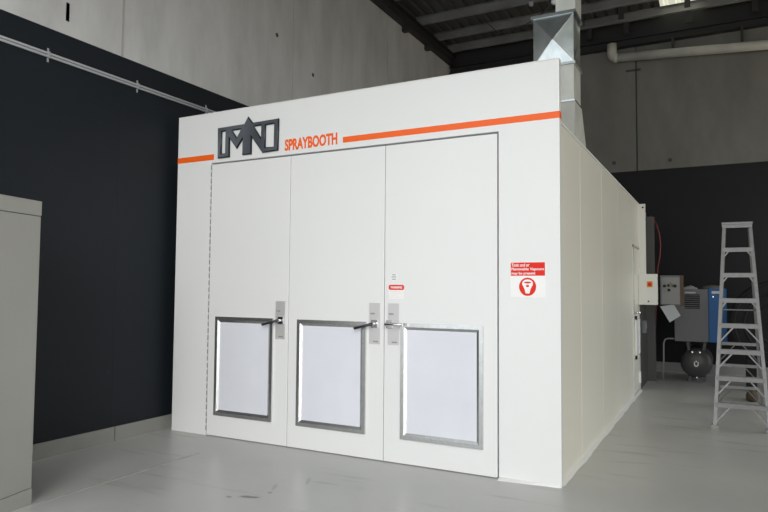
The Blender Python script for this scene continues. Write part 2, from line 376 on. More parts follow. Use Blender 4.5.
for y in PURL:                                   # C purlins, flange towards the camera side
    g = G(); g.box(X0+0.02, X1, y, y+0.006, 6.466, ROOF_Z-0.002); g.box(X0+0.02, X1, y-0.06, y+0.006, 6.46, 6.466); g.box(X0+0.02, X1, y-0.06, y+0.006, ROOF_Z-0.008, ROOF_Z-0.002)
    g.box(X0+0.02, X1, y-0.065, y-0.06, 6.46, 6.475)
    g.build('purlin', 'purlin', ce)
for y in (6.9, 7.62):
    for x in (-1.1, -0.43, 0.63, 1.65, 2.7):
        G().box(x-0.045, x+0.045, y-0.01, y+0.03, 6.25, 6.46).build('cleat', 'steel_dark', ce)
g = G(); g.box(X0, X0+0.14, Y0, Y1, 6.24, 6.255); g.box(X0+0.06, X0+0.072, Y0, Y1, 6.255, 6.445); g.box(X0, X0+0.14, Y0, Y1, 6.445, 6.46)
g.build('eave_beam', 'steel_dark', ce)
g = G(); g.box(X0, X1, Y1-0.16, Y1, 6.06, 6.075); g.box(X0, X1, Y1-0.085, Y1-0.07, 6.075, 6.19); g.box(X0, X1, Y1-0.16, Y1, 6.19, 6.205)
g.build('eave_beam', 'steel_dark', ce)
G().box(X0, X1, Y1-0.03, Y1, 6.206, ROOF_Z-0.002).build('dark_infill', 'steel_dark', ce)  # dark sheet added to darken the wall top above the beam
for y in (-5, -3, 0, 3.2, 5.5, 6.5):
    G().box(X0, X0+0.16, y-0.05, y+0.05, 6.15, 6.24).build('bracket', 'steel_dark', ce)

# ------------------------------------------------------------------ the spray booth
BW, BH, HS, BD = 3.92, 3.21, 2.74, 6.42
DX = [-3.455, -2.482, -1.484, -0.486]; DZ0, DZ1 = 0.012, 2.686
booth = thing('spray_booth', (-BW/2, BD/2, 0), 'large white panelled spray booth with three front doors and orange stripe', 'spray booth')
g = G()
OX0, OX1, OZ = DX[0]-0.006, DX[3]+0.010, DZ1+0.015
ring_o = [(-BW, 0), (-BW, BH), (0, BH), (0, 0), (OX1, 0), (OX1, OZ), (OX0, OZ), (OX0, 0)]
g.prism(ring_o, 0.0, 0.06)
ff = g.build('front_frame', 'booth', booth, bevel=0.003)
G().box(-BW+0.002, -0.002, -0.003, 0.064, BH, BH+0.006).build('top_trim', 'seal', booth)
# side panels (right side, in view), roof, far walls
SEAM = [0.064, 0.90, 2.04, 3.19, 4.36]
for i in range(4):
    G().box(-0.08, -0.022, SEAM[i]+0.002, SEAM[i+1]-0.002, 0.0, HS).build('wall_panel', 'panel', booth, bevel=0.003)
# the panel with the personnel door
SD0, SD1, SDZ = 4.60, 5.33, 2.06
g = G(); g.box(-0.08, -0.022, SEAM[4]+0.002, SD0-0.004, 0, HS); g.box(-0.08, -0.022, SD1+0.004, 5.40, 0, HS); g.box(-0.08, -0.022, SD0-0.004, SD1+0.004, SDZ+0.006, HS)
g.build('wall_panel', 'panel', booth)
G().box(-0.08, -0.022, 5.46, BD-0.02, 0.0, HS-0.1).build('wall_panel', 'plenum', booth)
g = G(); g.box(-BW+0.08, -0.08, 0.064, BD-0.02, HS-0.06, HS-0.004); g.build('roof_panel', 'booth', booth)
G().box(-0.10, -0.016, 0.064, 5.40, HS, HS+0.02).build('roof_edge_trim', 'seal', booth)
G().box(-BW+0.02, -BW+0.08, 0.064, BD-0.02, 0, HS).build('wall_panel', 'booth', booth)
G().box(-BW+0.02, -0.022, BD-0.02, BD+0.04, 0, HS).build('wall_panel', 'booth', booth)
G().box(-BW+0.08, -0.08, 0.075, 0.085, 0.0, HS-0.06).build('dark_backing', 'booth_dark', booth)  # dark sheet standing in for the unlit interior behind the door gaps
# white end flange and grey rear post
q = G(); q.box(-0.08, 0.069, 5.405, 5.455, 1.25, 2.755); q.build('corner_flange', 'elec', booth, bevel=0.002)
G().lathe((0.035, 5.404, 2.70), (0, -1, 0), [(0, 0.014), (0.002, 0.014)], 10).build('bolt_hole', 'black', booth)
G().box(-0.022, 0.105, BD-0.02, BD+0.05, 0.0, 2.66).build('rear_post', 'plenum', booth)

def mitred_frame(x0, x1, z0, z1, y, w, d):
    """picture-frame like aluminium surround, face slopes to the inside"""
    g = G()
    prof = [(0, 0.0), (0, d), (w*0.55, d), (w, d*0.25), (w, 0.0)]        # (inset, proud)
    rings = []
    for ins, pr in prof:
        rings.append([(x0+ins, y-pr, z0+ins), (x1-ins, y-pr, z0+ins), (x1-ins, y-pr, z1-ins), (x0+ins, y-pr, z1-ins)])
    vs = [q for r in rings for q in r]; fs = []
    for i in range(len(prof)-1):
        for k in range(4): fs.append((i*4+k, i*4+(k+1) % 4, (i+1)*4+(k+1) % 4, (i+1)*4+k))
    g.add(vs, fs)
    return g
WIN = [(-3.352, -2.650, 0.210, 1.168), (-2.373, -1.655, 0.210, 1.167), (-1.319, -0.600, 0.208, 1.167)]
PLATE = [(-2.628, -2.518), (-1.627, -1.521), (-1.447, -1.340)]
DOORLAB = ['left leaf', 'middle leaf', 'right leaf']
for i in range(3):
    x0, x1 = DX[i]+0.003, DX[i+1]-0.003
    d = G().box(x0, x1, 0.002, 0.05, 0.006, DZ1).build('door', 'booth', booth, bevel=0.003)
    wx0, wx1, wz0, wz1 = WIN[i]
    mitred_frame(wx0, wx1, wz0, wz1, 0.003, 0.058, 0.020).build('window_frame', 'alu', d)
    G().box(wx0+0.05, wx1-0.05, -0.004, 0.003, wz0+0.05, wz1-0.05).build('filter_pane', 'filter', d)
    px0, px1 = PLATE[i]
    G().box(px0, px1, -0.003, 0.003, 0.980, 1.330).build('handle_plate', 'steel', d, bevel=0.001)
    # printed marks on the plate and its lock
    sgn = 1 if i < 2 else -1
    pvx = (-2.563, -1.571, -1.426)[i]; pvz = 1.152
    G().box(px0+0.012, px0+0.055, -0.0045, -0.003, 1.232, 1.246).build('plate_mark', 'grey_print', d)
    G().box(px0+0.04, px0+0.09, -0.0045, -0.003, 0.996, 1.008).build('plate_mark', 'grey_print', d)
    G().cbox(pvx-0.032, pvx+0.032, -0.013, -0.003, pvz-0.034, pvz+0.034, 0.003).build('escutcheon', 'chrome', d)
    e = Vector((pvx-0.165, -0.07, pvz-0.042)) if i < 2 else Vector((pvx+0.150, -0.07, pvz+0.006))
    g = G().tube([(pvx, -0.008, pvz), (pvx, -0.066, pvz)], 0.014, 12)
    lm = 'chrome' if i == 2 else 'lever_dark'
    g.cur = 1; g.tube([(pvx+0.012*sgn, -0.07, pvz+0.003), ((pvx+e.x)/2, -0.072, (pvz+e.z)/2), e], [0.013, 0.011, 0.012], 12)
    g.build('lever_handle', ['chrome', lm], d)
    if i == 0:        # continuous hinge knuckles down the outer edge
        z = 0.05; first = None
        while z < DZ1-0.05:
            if first is None:
                first = G().tube([(DX[0]-0.002, -0.001, z), (DX[0]-0.002, -0.001, z+0.045)], 0.0055, 6).build('hinge_knuckle', 'conduit', d); org = ORG[first].copy()
            else:
                o = first.copy(); COL.objects.link(o); place(o, Vector((org.x, org.y, z)), d)
            z += 0.068
# orange stripe in two lengths
G().box(-BW-0.001, -3.428, -0.002, 0.0, 2.733, 2.790).build('orange_stripe', 'orange', booth)
g = G(); g.box(-1.913, 0.002, -0.002, 0.0, 2.754, 2.806); g.box(0.0, 0.002, 0.0, 0.061, 2.754, 2.806); g.build('orange_stripe', 'orange', booth)
# emblem: outline with four openings
def LZ(x, y): q = on(210+x/9.31, 110+y/9.31, 'y', 0); return (q.x, q.z)
outer = [(83, 450), (86, 176), (330, 137), (365, 70), (408, 125), (648, 85), (640, 375), (498, 397), (394, 243), (390, 410), (312, 418), (316, 262), (258, 358), (190, 258), (188, 437)]
holes = [[(118, 203), (158, 195), (152, 408), (112, 413)], [(212, 192), (303, 177), (260, 265)], [(413, 153), (490, 141), (486, 272)], [(525, 140), (610, 126), (604, 347), (520, 353)]]
cu = bpy.data.curves.new('emblem', 'CURVE'); cu.dimensions = '2D'; cu.fill_mode = 'BOTH'
for poly in [outer]+holes:
    pts = [LZ(*q) for q in poly]; sp = cu.splines.new('POLY'); sp.points.add(len(pts)-1)
    for k, (x, z) in enumerate(pts): sp.points[k].co = (x+2.99, z-2.74, 0, 1)
    sp.use_cyclic_u = True
cu.extrude = 0.004; cu.bevel_depth = 0.008; cu.bevel_resolution = 0; cu.offset = -0.004
me = curve_mesh(cu, 'emblem')
for v in me.vertices: v.co = Vector((v.co.x, -v.co.z, v.co.y))
me.materials.clear(); me.materials.append(M['logo_edge']); me.materials.append(M['logo_face'])
ymin = min(v.co.y for v in me.vertices)
for p in me.polygons:
    if all(abs(me.vertices[k].co.y-ymin) < 1e-5 for k in p.vertices): p.material_index = 1
bm = bmesh.new(); bm.from_mesh(me); bmesh.ops.recalc_face_normals(bm, faces=bm.faces[:]); bm.to_mesh(me); bm.free()
em = bpy.data.objects.new('emblem', me); COL.objects.link(em); place(em, Vector((-2.99, -0.011, 2.74)), booth)
em['label'] = 'graphite arrow emblem of joined letters M and N in a frame'
lt = text('SPRAYBOOTH', -2.552, -1.972, 2.742, 2.852, 0.0, 0.003, 'orange', booth, bold=0.036, tilt=0.008)
lt['label'] = 'orange capitals reading SPRAYBOOTH'
# sealant along the floor: right pillar and right side
g = G(); n = 14
def strip(path, inner, h):
    a = [Vector((p[0], p[1], 0)) for p in path]; b = [Vector((p[0], p[1], h)) for p in inner]; c = [Vector((p[0], p[1], 0)) for p in inner]
    k = len(a); fs = []
    for i in range(k-1): fs += [(i, i+1, k+i+1, k+i), (i, 2*k+i, 2*k+i+1, i+1), (k+i, k+i+1, 2*k+i+1, 2*k+i)]
    fs += [(0, k, 2*k), (k-1, 3*k-1, 2*k-1)]
    g.add(a+b+c, fs)
strip([(OX1+0.002, -0.055), (-0.40, -0.040), (-0.28, -0.030), (-0.14, -0.012), (-0.01, -0.006)], [(OX1+0.002, 0.0), (-0.40, 0.0), (-0.28, 0.0), (-0.14, 0.0), (-0.01, 0.0)], 0.018)
ys = [0.064+i*(5.3-0.064)/40 for i in range(41)]
strip([(0.012+random.uniform(-0.006, 0.010)+0.05*max(0, 1-abs(y-0.9)/0.9)*0, y) for y in ys], [(-0.0222, y) for y in ys], 0.018)
g.build('floor_seal', 'seal', booth)
# side personnel door
sd = G().box(-0.07, -0.020, SD0, SD1, 0.03, SDZ).build('side_door', 'panel', booth, bevel=0.002)
def side_frame(y0, y1, z0, z1):
    g = G(); g.box(-0.02, 0.004, y0, y0+0.05, z0, z1); g.box(-0.02, 0.004, y1-0.05, y1, z0, z1); g.box(-0.02, 0.004, y0, y1, z0, z0+0.05); g.box(-0.02, 0.004, y0, y1, z1-0.05, z1)
    return g
side_frame(4.76, 5.18, 0.50, 1.10).build('window_frame', 'elec', sd)
G().box(-0.02, -0.012, 4.81, 5.13, 0.55, 1.05).build('filter_pane', 'filter', sd)
g = G(); g.box(-0.022, -0.008, SD0-0.03, SD0+0.005, 0.03, SDZ+0.03); g.box(-0.022, -0.008, SD0-0.03, SD1+0.03, SDZ+0.005, SDZ+0.035); g.build('door_trim', 'galv_dull', sd)
G().box(-0.02, -0.015, 4.64, 4.73, 0.98, 1.33).build('handle_plate', 'steel', sd)
g = G().tube([(-0.016, 4.685, 1.15), (0.05, 4.685, 1.15)], 0.013, 10); g.tube([(0.052, 4.675, 1.153), (0.055, 4.83, 1.14)], 0.012, 10); g.build('lever_handle', 'chrome', sd)
G().box(-0.022, 0.002, 5.19, 5.23, 0.12, 0.28).build('hinge', 'white', sd)

# warning sign on the right pillar
sg = thing('warning_sign', (-0.246, 0.0, 1.392), 'square red and white respirator warning sign on the white pillar beside the doors', 'sign')
G().cbox(-0.384, -0.110, -0.003, -0.0004, 1.392, 1.667, 0.001).build('sign_board', 'white', sg)
G().box(-0.378, -0.114, -0.0038, -0.003, 1.560, 1.662).build('red_panel', 'red', sg)
text('Toxic and or', -0.372, -0.232, 1.630, 1.655, -0.0038, 0.0008, 'white', sg, bold=0.02)
text('Flammable Vapours', -0.372, -0.122, 1.595, 1.622, -0.0038, 0.0008, 'white', sg, bold=0.02)
text('may be present', -0.372, -0.186, 1.563, 1.590, -0.0038, 0.0008, 'white', sg, bold=0.02)
sy = G().prism(disc_poly(-0.247, 1.476, 0.066, 0.070, 32), -0.0040, -0.003).build('mask_symbol', 'red', sg)
g = G(); g.prism(disc_poly(-0.247, 1.500, 0.042, 0.032, 20), -0.0045, -0.004)
g.prism([(-0.287, 1.492), (-0.207, 1.492), (-0.225, 1.455), (-0.232, 1.425), (-0.262, 1.425), (-0.269, 1.455)], -0.0046, -0.004)
g.build('head', 'white', sy)
g = G(); g.prism(disc_poly(-0.247, 1.508, 0.028, 0.007, 16), -0.0052, -0.0046); g.prism(disc_poly(-0.247, 1.482, 0.013, 0.009, 14), -0.0052, -0.0046)
g.build('goggles', 'red', sy)

# stickers above the right-hand handle
st = thing('door_sticker', (-1.392, 0.002, 1.525), 'small round pale sticker with grey print above the red label', 'sticker')
G().prism(disc_poly(-1.392, 1.553, 0.034, 0.034, 20), -0.0005, 0.002).build('backing', 'white', st)
g = G()
for zc, hw in ((1.571, 0.018), (1.553, 0.024), (1.534, 0.018)): g.box(-1.392-hw, -1.392+hw, -0.0009, -0.0005, zc-0.004, zc+0.004)
g.build('print', 'grey_print', st)
st = thing('warning_label', (-1.368, 0.002, 1.375), 'red rounded warning label with fine print above a door handle', 'sticker')
def rrect(x0, x1, z0, z1, r):
    p = []
    for cx_, cz_, a0 in ((x1-r, z1-r, 0), (x0+r, z1-r, 90), (x0+r, z0+r, 180), (x1-r, z0+r, 270)):
        for k in range(5): t = math.radians(a0+k*22.5); p.append((cx_+r*math.cos(t), cz_+r*math.sin(t)))
    return p
G().box(-1.436, -1.300, -0.0004, 0.002, 1.368, 1.488).build('backing', 'white', st)
G().prism(rrect(-1.440, -1.297, 1.443, 1.487, 0.014), -0.0009, 0.002).build('red_band', 'red', st)
text('WARNING', -1.424, -1.313, 1.454, 1.476, -0.0009, 0.0006, 'white', st, bold=0.03)
g = G()
for k, wd in enumerate((0.10, 0.11, 0.07, 0.09)): g.box(-1.428, -1.428+wd, -0.0008, -0.0004, 1.427-k*0.015, 1.431-k*0.015)
g.build('fine_print', 'pinkish', st)

# ------------------------------------------------------------------ galvanised duct on the booth roof
RT = HS+0.0
du = thing('exhaust_duct', (-0.31, 1.35, RT), 'square galvanised exhaust duct rising from the booth roof', 'duct')
def ring(x0, x1, y0, y1, z): return [(x0, y0, z), (x1, y0, z), (x1, y1, z), (x0, y1, z)]
ux0, ux1, uy0, uy1 = -0.507, -0.128, 1.2, 1.52
G().loft(ring(-0.66, -0.105, 1.05, 1.75, RT-0.0035), ring(ux0, ux1+0.01, uy0, uy1, 3.22)).build('transition_piece', 'galv_dull', du)
def flange(z, e=0.018, h=0.022):
    G().box(ux0-e, ux1+e, uy0-e, uy1+e, z, z+h).build('flange', 'galv', du)
flange(3.22, 0.012, 0.016)
G().box(ux0, ux1, uy0, uy1, 3.236, 3.575).build('duct_section', 'galv_dull', du)
flange(3.575)
def cross_broken(x0, x1, y0, y1, z0, z1):
    """duct length whose faces are creased corner to corner"""
    g = G(); c = 0.030
    cs = ring(x0, x1, y0, y1, z0)+ring(x0, x1, y0, y1, z1)
    for a, b in ((0, 1), (1, 2), (2, 3), (3, 0)):
        q = [Vector(cs[a]), Vector(cs[b]), Vector(cs[4+b]), Vector(cs[4+a])]
        mid = sum(q, Vector())/4; nrm = (q[1]-q[0]).cross(q[3]-q[0]).normalized(); mid += nrm*c
        g.add(q+[mid], [(0, 1, 4), (1, 2, 4), (2, 3, 4), (3, 0, 4)])
    g.add(cs, [(0, 3, 2, 1), (4, 5, 6, 7)])
    return g
sec = cross_broken(ux0, ux1, uy0, uy1, 3.597, 4.06).build('duct_section', 'galv', du)
g = G()
for (xa, za, xb, zb) in ((ux0, 3.597, ux1, 4.06), (ux1, 3.597, ux0, 4.06)):
    mx_, mz_ = (ux0+ux1)/2, (3.597+4.06)/2
    g.bar((xa, uy0-0.001, za), (mx_, uy0-0.031, mz_), 0.006, 0.004, (0, 1, 0)); g.bar((mx_, uy0-0.031, mz_), (xb, uy0-0.001, zb), 0.006, 0.004, (0, 1, 0))
g.build('crease', 'alu', sec)
flange(4.06, 0.022, 0.03)
G().box(-0.30, ux1+0.012, uy0+0.03, uy1, 4.09, ROOF_Z).build('riser', 'galv_dull', du)

# ------------------------------------------------------------------ wall conduit
cz = 3.435
co = thing('conduit_run', (X0, 0.5, cz-0.03), 'pair of grey conduits clipped high along the black wall', 'conduit')
for dz in (-0.013, 0.013):
    G().tube([(X0+0.014, -5.0, cz+dz), (X0+0.014, 7.5, cz+dz)], 0.011, 10).build('pipe', 'conduit', co)
for y in (-4.25, -3.3, -2.36, -1.408, -0.456, 0.5, 1.45):
    g = G(); g.box(X0+0.0006, X0+0.006, y-0.008, y+0.008, cz-0.06, cz+0.06); g.box(X0+0.0006, X0+0.027, y-0.008, y+0.008, cz-0.027, cz+0.027); g.build('saddle', 'conduit', co)

# white drain pipe under the rear eave
pp = thing('drain_pipe', (0.5, Y1-0.15, 5.7), 'off-white plastic drain pipe with elbow under the rear roof', 'pipe')
yp = Y1-0.19
q0 = on(612, 58.5, 'y', yp); q1 = on(768, 45, 'y', yp); dirp = (q1-q0).normalized()
pts = [q0+Vector((-0.0, 0, 0.27))]+[q0+Vector((0.10*(1-math.cos(t)), 0, 0.10*(1-math.sin(t)))) for t in [k*math.pi/12 for k in range(0, 7)]]
endp = q0+dirp*((X1-0.3-q0.x)/dirp.x)
G().tube([pts[-1]-dirp*0.001, endp], 0.082, 18).build('pipe', 'pvc', pp)
G().tube(pts, 0.088, 18).build('elbow', 'pvc', pp)
for x in (0.35, 1.45, 2.6, 4.0):
    z = q0.z+dirp.z/dirp.x*(x-q0.x)
    G().box(x-0.02, x+0.02, yp-0.02, Y1-0.07, z+0.06, 6.07).build('hanger', 'steel_dark', pp)
# roof services beside the duct
sv = thing('ceiling_cable_run', (-0.85, 3.0, 5.6), 'thin cable with white fittings hanging under the dark roof', 'cable')
qa, qb = on(554, 2, 'y', 2.95), on(531, 4, 'y', 2.95)
for q in (qa, qb):
    G().tube([(q.x, q.y, q.z+0.02), (q.x, q.y, ROOF_Z)], 0.008, 8).build('drop_rod', 'steel_dark', sv)
G().lathe(qa-Vector((0, 0, 0.03)), (0, 0, 1), [(0, 0.012), (0.01, 0.032), (0.045, 0.036), (0.06, 0.016)], 14).build('fitting', 'white', sv)
G().lathe(qb-Vector((0, 0, 0.03)), (0, 0, 1), [(0, 0.012), (0.01, 0.028), (0.05, 0.028), (0.06, 0.014)], 14).build('fitting', 'grey_print', sv)
G().tube([qa, qa+Vector((-0.08, 0, -0.07)), qa+Vector((-0.2, 0, -0.15)), qa+Vector((-0.36, 0, -0.22)), qa+Vector((-0.7, 0, -0.27)), qb+Vector((-0.6, 0, -0.1))], 0.006, 6).build('cable', 'steel_dark', sv)

# ------------------------------------------------------------------ tall cabinet by the left wall
cb = thing('steel_cabinet', (-3.3, -2.35, 0), 'tall light grey steel cabinet standing before the black wall', 'cabinet')
ang = math.radians(14.6); ct = Vector((-3.045, -2.075, 0)); dv = Vector((math.sin(ang), -math.cos(ang), 0)); dn = Vector((-math.cos(ang), -math.sin(ang), 0))
def cq(a0, a1, n0, n1, z0, z1):      # a along the visible side, n away to the wall
    c = [ct+dv*a0+dn*n0, ct+dv*a1+dn*n0, ct+dv*a1+dn*n1, ct+dv*a0+dn*n1]
    return [Vector((q.x, q.y, z0)) for q in c], [Vector((q.x, q.y, z1)) for q in c]
G().loft(*cq(0.003, 0.45, 0.003, 0.80, 0.106, 1.925)).build('body', 'cabinet', cb, bevel=0.002)
G().loft(*cq(0, 0.455, 0, 0.80, 1.930, 2.030)).build('top_cap', 'cabinet', cb, bevel=0.003)
G().loft(*cq(0.006, 0.44, 0.006, 0.79, 1.92, 1.935)).build('shadow_gap', 'cabinet_gap', cb)
G().loft(*cq(0, 0.45, 0, 0.80, 0, 0.102)).build('plinth', 'cabinet', cb, bevel=0.002)
G().loft(*cq(0.006, 0.44, 0.006, 0.79, 0.10, 0.108)).build('shadow_gap', 'cabinet_gap', cb)
for n0, n1 in ((0.01, 0.397), (0.403, 0.79)):
    d = G().loft(*cq(0.45, 0.47, n0, n1, 0.11, 1.92)).build('door', 'cabinet', cb, bevel=0.002)
    hn = n1-0.05 if n0 < 0.2 else n0+0.03
    G().loft(*cq(0.47, 0.49, hn, hn+0.02, 0.95, 1.10)).build('handle', 'chrome', d)

# ------------------------------------------------------------------ items beside the booth
YE = 5.20
e0 = on(638.6, 274, 'y', YE); e1 = on(657.8, 305, 'y', YE)
ec = thing('electrical_box', (0.1, 5.3, e1.z), 'cream electrical box with red and yellow isolator beside the side door', 'electrical box')
G().cbox(-0.018, e1.x-0.012, YE+0.02, 5.404, e1.z+0.004, e0.z-0.004, 0.004).build('body', 'elec', ec)
G().cbox(-0.018, e1.x, YE, YE+0.02, e1.z, e0.z, 0.005).build('lid', 'elec', ec)
sw = on(649.7, 284.3, 'y', YE)
iso = G().cbox(sw.x-0.038, sw.x+0.038, YE-0.008, YE, sw.z-0.042, sw.z+0.042, 0.003).build('isolator', mat('amber_plate', (0.75, 0.30, 0.03), 0.4), ec)
G().lathe((sw.x, YE-0.008, sw.z), (0, -1, 0), [(0, 0.026), (0.02, 0.024), (0.026, 0.018)], 14).build('knob', 'red', iso)
G().lathe((sw.x-0.02, YE, e1.z+0.05), (0, -1, 0), [(0, 0.012), (0.006, 0.012)], 10).build('lock', 'black', ec)
for dz in (0.05, 0.38):
    G().box(e1.x-0.012, e1.x+0.014, YE+0.01, YE+0.05, e1.z+dz-0.02, e1.z+dz+0.03).build('hinge', 'black', ec)

# strut with regulator panel, sheet of paper
YR = 5.9
p0, p1 = on(660, 275.5, 'y', YR), on(684, 305, 'y', YR)
rp = thing('regulator_panel', (p0.x, YR, p1.z), 'grey air regulator panel with three gauges on a bracket off the booth', 'control panel')
G().cbox(p0.x, p1.x-0.05, YR, YR+0.10, p1.z, p0.z, 0.004).build('housing', 'comp_grey', rp)
G().box(p0.x+0.02, p1.x-0.055, YR-0.004, YR, p1.z+0.01, p0.z-0.03).build('face_plate', 'plate_grey', rp)
G().box(p1.x-0.05, p1.x-0.005, YR-0.01, YR+0.11, p1.z-0.02, p0.z).build('side_board', 'rust', rp)
G().box(-0.0218, p0.x+0.2, YR+0.10, YR+0.14, p0.z-0.22, p0.z-0.18).build('bracket', 'steel_dark', rp)
for (px, py, rr_) in ((664.5, 286, 0.022), (668.5, 285.5, 0.018), (675, 286, 0.024), (669, 290, 0.02)):
    q = on(px, py, 'y', YR)
    gg = G().lathe((q.x, YR-0.004, q.z), (0, -1, 0), [(0, rr_), (0.03, rr_), (0.035, rr_*0.8)], 14).build('gauge', 'black', rp)
q = on(671, 285, 'y', YR); G().tube([(q.x, YR-0.015, q.z+0.03), (q.x+0.02, YR-0.02, q.z-0.03)], 0.008, 8).build('valve', mat('brass', (0.5, 0.36, 0.12), 0.35, 0.8), rp)
pa = [on(x, y, 'y', YR+0.02) for x, y in ((660, 306.3), (674, 304.8), (680.7, 315.7), (669.7, 322.4))]
pa[1] = pa[1]+Vector((0, 0, 0.005))
g = G(); back = [q+Vector((0, 0.002, 0)) for q in pa]; g.loft(pa, back)
tag(g.build('instruction_sheet', 'paper'), 'pale sheet of paper hanging askew under the regulator panel', 'paper')
# small meter on the booth's side
q = on(643, 327, 'x', -0.02)
mt_ = thing('wall_meter', (0.0, q.y, q.z-0.09), 'small pale blue meter box on the booth side below the electrical box', 'meter')
G().cbox(-0.022, 0.03, q.y-0.10, q.y+0.10, q.z-0.09, q.z+0.10, 0.004).build('case', 'comp_grey', mt_)
G().box(0.03, 0.033, q.y-0.07, q.y+0.07, q.z-0.02, q.z+0.07).build('dial', 'meter_blue', mt_)
# red hose
hp = [on(x, y, 'y', 6.47) for x, y in ((647.5, 217.5), (650.5, 216.5), (653.5, 219), (656.5, 225), (659, 234), (660.3, 245), (659.5, 257), (657.5, 268), (656.5, 280), (656, 300), (655, 330), (655, 360))]
hp = [Vector((-0.05, 6.5, hp[0].z))]+hp
tag(G().tube([q+Vector((0, 0.02, 0)) for q in hp], 0.014, 8).build('air_hose', 'hose'), 'dark red air hose looping down the rear end of the booth', 'hose')

# ------------------------------------------------------------------ compressor on its tank
YC = 6.6
cp = thing('air_compressor', (0.72, YC+0.4, 0), 'grey and blue air compressor on a round grey tank', 'compressor')
c0, c1 = on(674, 289, 'y', YC), on(709, 343, 'y', YC); XB = on(727, 320, 'y', YC).x
G().cbox(c0.x, c1.x, YC, YC+0.75, 0.645, c0.z, 0.008).build('housing', 'comp_grey', cp)
bp_ = G().cbox(c1.x+0.002, XB, YC-0.01, YC+0.75, 0.645, c0.z+0.01, 0.010).build('end_cover', 'blue', cp)
G().box(c1.x+0.05, XB-0.06, YC-0.013, YC-0.01, c0.z-0.07, c0.z-0.03).build('badge', 'pinkish', bp_)
G().lathe((c1.x+0.07, YC-0.010, c0.z-0.12), (0, -1, 0), [(0, 0.010), (0.006, 0.010)], 10).build('lock', 'chrome', bp_)
v0, v1 = on(684.5, 294, 'y', YC), on(700, 309, 'y', YC)
vt = G().box(v0.x, v1.x, YC-0.004, YC+0.0, v1.z, v0.z).build('vent', 'black', cp)
nz = 7
for k in range(nz):
    z = v1.z+(k+0.5)*(v0.z-v1.z)/nz
    G().bar((v0.x, YC-0.008, z), (v1.x, YC-0.008, z), 0.016, 0.008, (0, 0.7, 0.7)).build('slat', 'comp_grey', vt)
G().box(v0.x+0.01, v1.x-0.06, YC-0.003, YC, v0.z+0.012, v0.z+0.035).build('badge', 'paper', cp)
tc_ = on(696.3, 364, 'y', YC); TR = 0.232; tz = 0.30
R_ = TR
tk = G().lathe((tc_.x, YC-0.02, tz), (0, 1, 0), [(0, 0.02), (0.006, 0.09), (0.03, 0.16), (0.065, 0.205), (0.11, R_), (0.85, R_), (0.90, 0.205), (0.935, 0.16), (0.96, 0.02)], 36).build('tank', 'tank', cp)
for sx in (-1, 1):
    G().lathe((tc_.x+sx*0.055, YC+0.04, tz+0.17), (0, -1, 0.25), [(0, 0.018), (0.03, 0.018), (0.04, 0.012)], 12).build('port', 'chrome', tk)
    G().bar((tc_.x+sx*0.10, YC+0.14, 0.0), (tc_.x+sx*0.10, YC+0.14, tz-0.15), 0.05, 0.05, (0, 1, 0)).build('foot', 'tank', cp)
    G().bar((tc_.x+sx*0.10, YC+0.74, 0.0), (tc_.x+sx*0.10, YC+0.74, tz-0.15), 0.05, 0.05, (0, 1, 0)).build('foot', 'tank', cp)
    G().bar((tc_.x+sx*0.10, YC+0.12, tz+0.15), (tc_.x+sx*0.13, YC+0.12, 0.66), 0.04, 0.04, (0, 1, 0)).build('mount', 'tank', cp)
    G().bar((tc_.x+sx*0.10, YC+0.66, tz+0.15), (tc_.x+sx*0.13, YC+0.66, 0.66), 0.04, 0.04, (0, 1, 0)).build('mount', 'tank', cp)
mk = on(696.3, 364, 'y', YC-0.02); mz = mk.z
g = G(); g.prism([(mk.x-0.035, mz+0.035), (mk.x-0.018, mz+0.035), (mk.x-0.018, mz-0.012), (mk.x-0.008, mz-0.022), (mk.x+0.008, mz-0.022), (mk.x+0.018, mz-0.012), (mk.x+0.018, mz+0.035), (mk.x+0.035, mz+0.035), (mk.x+0.035, mz-0.02), (mk.x+0.016, mz-0.045), (mk.x-0.016, mz-0.045), (mk.x-0.035, mz-0.02)], YC-0.03, YC-0.005)
g.box(mk.x-0.012, mk.x+0.012, YC-0.03, YC-0.005, mz+0.03, mz+0.05)
g.build('tank_mark', 'white', tk)
g = G().tube([(c0.x+0.01, YC+0.05, 0.68), (0.27, YC+0.05, 0.68), (0.225, YC+0.05, 0.66), (0.205, YC+0.05, 0.60), (0.20, YC+0.05, 0.30), (0.19, YC+0.05, 0.0)], 0.014, 10)
g.build('drain_line', 'plate_grey', cp)
G().lathe((tc_.x, YC+0.06, 0.045), (0, 0, 1), [(0, 0.012), (0.02, 0.02), (0.05, 0.012)], 10).build('drain_valve', 'chrome', tk)
G().lathe((0.93, YC+0.3, c0.z-0.002), (0, 0, 1), [(0, 0.17), (0.03, 0.16), (0.06, 0.10), (0.07, 0.02)], 20).build('fan_cowl', 'motor', cp)
# rag lying on the compressor
g = G(); base = []
nn = 9
for j in range(nn):
    for i in range(nn):
        u_, v_ = i/(nn-1), j/(nn-1)
        h = 0.012+0.05*math.exp(-((u_-.5)**2+(v_-.5)**2)*6)*(0.6+0.6*random.random())
        base.append((0.50+0.20*u_+random.uniform(-.01, .01), YC+0.08+0.22*v_+random.uniform(-.01, .01), c0.z+h))
top = list(base); bot = [(x, y_, c0.z+0.0006) for x, y_, z in base]; N = nn*nn
fs = [(j*nn+i, j*nn+i+1, (j+1)*nn+i+1, (j+1)*nn+i) for j in range(nn-1) for i in range(nn-1)]
per = [i for i in range(nn)]+[j*nn+nn-1 for j in range(1, nn)]+[(nn-1)*nn+i for i in range(nn-2, -1, -1)]+[j*nn for j in range(nn-2, 0, -1)]
g.add(top+bot, fs+[tuple(N+q for q in reversed(f)) for f in fs]+[(per[k], per[(k+1) % len(per)], N+per[(k+1) % len(per)], N+per[k]) for k in range(len(per))])
